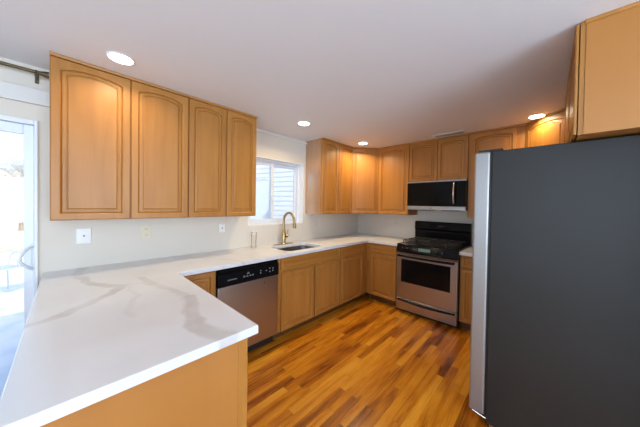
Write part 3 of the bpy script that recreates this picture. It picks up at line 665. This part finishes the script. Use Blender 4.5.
downlight(2.543, -.536, 'lit round ceiling light above refrigerator beside right corner cabinet', 2.2)
vt = thing('ceiling_vent', 'grey slatted air vent in ceiling above microwave cabinet', 'vent', (1.695, -.43, H))
b = MB(); x0, x1, y0, y1 = -.178, .178, -.072, .072
b.box(x0, x1, y0, y0+.014, -.007, -.0005); b.box(x0, x1, y1-.014, y1, -.007, -.0005); b.box(x0, x0+.016, y0+.014, y1-.014, -.007, -.0005); b.box(x1-.016, x1, y0+.014, y1-.014, -.007, -.0005); b.obj('frame', MTRIM, vt)
b = MB(); b.box(x0+.016, x1-.016, y0+.014, y1-.014, -.0015, -.0005); b.obj('duct', mat('dark duct grey', (.10, .095, .09), .8), vt)  # flat dark plate behind the slats
for k in range(8):
    y = y0+.018+k*.0135; b = MB(); b.prism([(y, -.002), (y+.002, -.002), (y+.010, -.0075), (y+.008, -.0075)], 'x', x0+.0165, x1-.0165); b.obj('slat', mat('vent grey', (.36, .35, .34), .6) if k == 0 else bpy.data.materials['vent grey'], vt)

# ------------------------------------------------------------------ outdoors
def noisy(name, stops, sc, rough=.8):
    m = mat(name, stops[0][1], rough); t = N(m, 'ShaderNodeTexCoord'); n = N(m, 'ShaderNodeTexNoise'); n.inputs['Scale'].default_value = sc; n.inputs['Detail'].default_value = 6
    L(m, t.outputs['Object'], n.inputs['Vector']); r = ramp(m, stops); L(m, n.outputs['Fac'], r.inputs['Fac']); L(m, r.outputs[0], BS(m).inputs['Base Color']); return m
MGRASS = noisy('winter lawn with snow', [(.38, (.62, .54, .38)), (.48, (.76, .71, .58)), (.6, (.86, .85, .82))], .5)
MSNOW = noisy('snow crust', [(.35, (.62, .72, .80)), (.5, (.8, .84, .88)), (.65, (.88, .9, .92))], 3)
bm = bmesh.new(); nx, ny = 30, 30; grid = []
for i in range(nx+1):
    row = []
    for j in range(ny+1):
        x = -.2 - 60*(i/nx)**1.6; y = -40 + 60*j/ny
        z = -.22 + .06*max(0, -x-8) + .03*math.sin(x*1.3+y*.7)*min(1, (-x)/6)
        row.append(bm.verts.new((x, y, z)))
    grid.append(row)
for i in range(nx):
    for j in range(ny): bm.faces.new((grid[i][j], grid[i][j+1], grid[i+1][j+1], grid[i+1][j]))
bmesh.ops.recalc_face_normals(bm, faces=bm.faces[:])
me = bpy.data.meshes.new('yard_ground'); bm.to_mesh(me); bm.free(); me.materials.append(MGRASS)
o = bpy.data.objects.new('yard_ground', me); C.objects.link(o); struct(o)
for p in me.polygons: p.use_smooth = True
b = MB(); b.box(-4.6, -.2, -8, -2.9, -.2, -.06); o = struct(b.obj('patio_deck', MSNOW))
# neighbour's house with white lap siding, seen through the kitchen window
nh = thing('neighbor_house', 'white lap sided house close outside the kitchen window', 'house', (-2.4, .42, -.25), math.radians(15))
b = MB(); b.box(-4, 2.2, .03, 2.2, .0, 4.2); b.obj('wall', mat('house wrap white', (.8, .82, .85), .7), nh)
b = MB()
for k in range(31): z = .05 + .133*k; b.prism([(.029, z), (.006, z), (.024, z+.133), (.029, z+.133)], 'x', -4, 2.2)
b.obj('siding', mat('white siding', (.80, .83, .87), .55), nh)
b = MB(); b.prism([(-.3, 4.201), (2.5, 4.201), (1.1, 5.1)], 'x', -4.2, 2.4); b.obj('roof', mat('grey shingles', (.2, .2, .21), .8), nh)
fn = thing('garden_fence', 'plain tall white fence outside the left half of the kitchen window', 'fence', (-1.2, -1.13, -.21), math.radians(15))
b = MB(); b.box(-2.6, -.05, -.02, .02, .05, 2.09, .004); b.obj('panel', mat('white vinyl fence', (.86, .87, .9), .4), fn)
for x in (-2.63, -.025): b = MB(); b.box(x-.024, x+.024, -.03, .03, 0, 2.11, .004); b.obj('post', bpy.data.materials['white vinyl fence'], fn)
b = MB(); b.box(-2.6, -.05, -.03, .03, 2.091, 2.12, .004); b.obj('cap_rail', bpy.data.materials['white vinyl fence'], fn)
# far house beyond the lawn
fh = thing('house', 'pale distant house beyond the snowy lawn', 'house', (-38, -9.5, 1.5))
b = MB(); b.box(-3, 3, -5, 5, 0, 2.8); b.obj('wall', mat('pale house paint', (.7, .68, .68), .7), fh)
b = MB(); b.prism([(-3.4, 2.801), (3.4, 2.801), (0, 4.6)], 'y', -5.3, 5.3); b.obj('roof', mat('slate blue roof', (.36, .42, .5), .8), fh)
for y in (-3, 0, 3): b = MB(); b.box(3.001, 3.05, y-.5, y+.5, .9, 2.1); b.obj('window', mat('far window', (.2, .25, .3), .2) if y == -3 else bpy.data.materials['far window'], fh)
# trees and shrubs on the slope
MBARK = mat('grey bark', (.30, .25, .21), .9)
def tree(name, label, x, y, h, spread, tw, seed):
    rnd = random.Random(seed); z0 = -.24 + .06*max(0, -x-8)
    t = thing(name, label, 'tree' if h > 2 else 'shrub', (x, y, z0))
    b = MB(); b.tube([(0, 0, 0), (.02*h, .01*h, h*.45), (0, 0, h*.9)], [.03*h, .02*h, .004*h], 8); b.obj('trunk', MBARK, t, True)
    b = MB()
    for k in range(90):
        a = rnd.uniform(0, 2*PI); s = rnd.uniform(.15, .85)*h; ln = spread*rnd.uniform(.4, 1)*(1.1-.6*s/h)
        p0 = Vector((0, 0, s)); p1 = p0 + Vector((math.cos(a)*ln*.6, math.sin(a)*ln*.6, ln*.3)); p2 = p0 + Vector((math.cos(a)*ln, math.sin(a)*ln, ln*rnd.uniform(.4, .8)))
        b.tube([p0, p1, p2], [.008*h, .005*h, .002*h], 5)
        for q in range(5):
            e = p1.lerp(p2, rnd.random()); b.tube([e, e + Vector((rnd.uniform(-1, 1), rnd.uniform(-1, 1), rnd.uniform(.1, 1)))*ln*.35], [.004*h, .0015*h], 4)
    b.obj('branches', tw, t)
MTW1 = mat('russet twigs', (.42, .27, .2), .9); MTW2 = mat('blue grey twigs', (.40, .42, .42), .9); MTW3 = mat('straw twigs', (.45, .33, .2), .9)
tree('bare_tree', 'russet bare tree on the slope at the right edge of the door glass', -14, -5.0, 2.4, 1.1, MTW1, 1)
tree('shrub', 'low straw coloured shrub on the lawn outside the sliding door', -16, -5.95, 1.5, 1.3, MTW3, 2)
tree('bare_tree', 'tall blue grey bare tree on the skyline nearest the house', -30, -6.1, 4.0, 2.2, MTW2, 3)
# patio chair
pc = thing('patio_chair', 'pale metal patio chair with arched back on the snowy deck', 'chair', (-3.7, -4.42, -.06), math.radians(-60))
MCH = mat('weathered pale metal', (.55, .62, .66), .5, .2)
b = MB(); b.box(-.24, .24, -.24, .24, .40, .42, .008); b.obj('seat', MCH, pc)
for sx_ in (-.22, .22):
    for sy_ in (-.22, .22): b = MB(); b.tube([(sx_*1.1, sy_*1.1, 0), (sx_, sy_, .399)], .012, 8); b.obj('leg', MCH, pc, True)
b = MB(); b.tube([(-.23*math.cos(PI*k/16), .235+.02*math.sin(PI*k/16), .421+.30*math.sin(PI*k/16)) for k in range(17)], .013, 8)
b.tube([(-.13*math.cos(PI*k/16), .235+.01*math.sin(PI*k/16), .421+.19*math.sin(PI*k/16)) for k in range(17)], .009, 8)
b.obj('backrest', MCH, pc, True)
for s_ in (-1, 1): b = MB(); b.tube([(s_*.235, .2, .60), (s_*.27, .0, .62), (s_*.27, -.18, .61), (s_*.25, -.22, .55), (s_*.24, -.22, .421)], .011, 8); b.obj('armrest', MCH, pc, True)
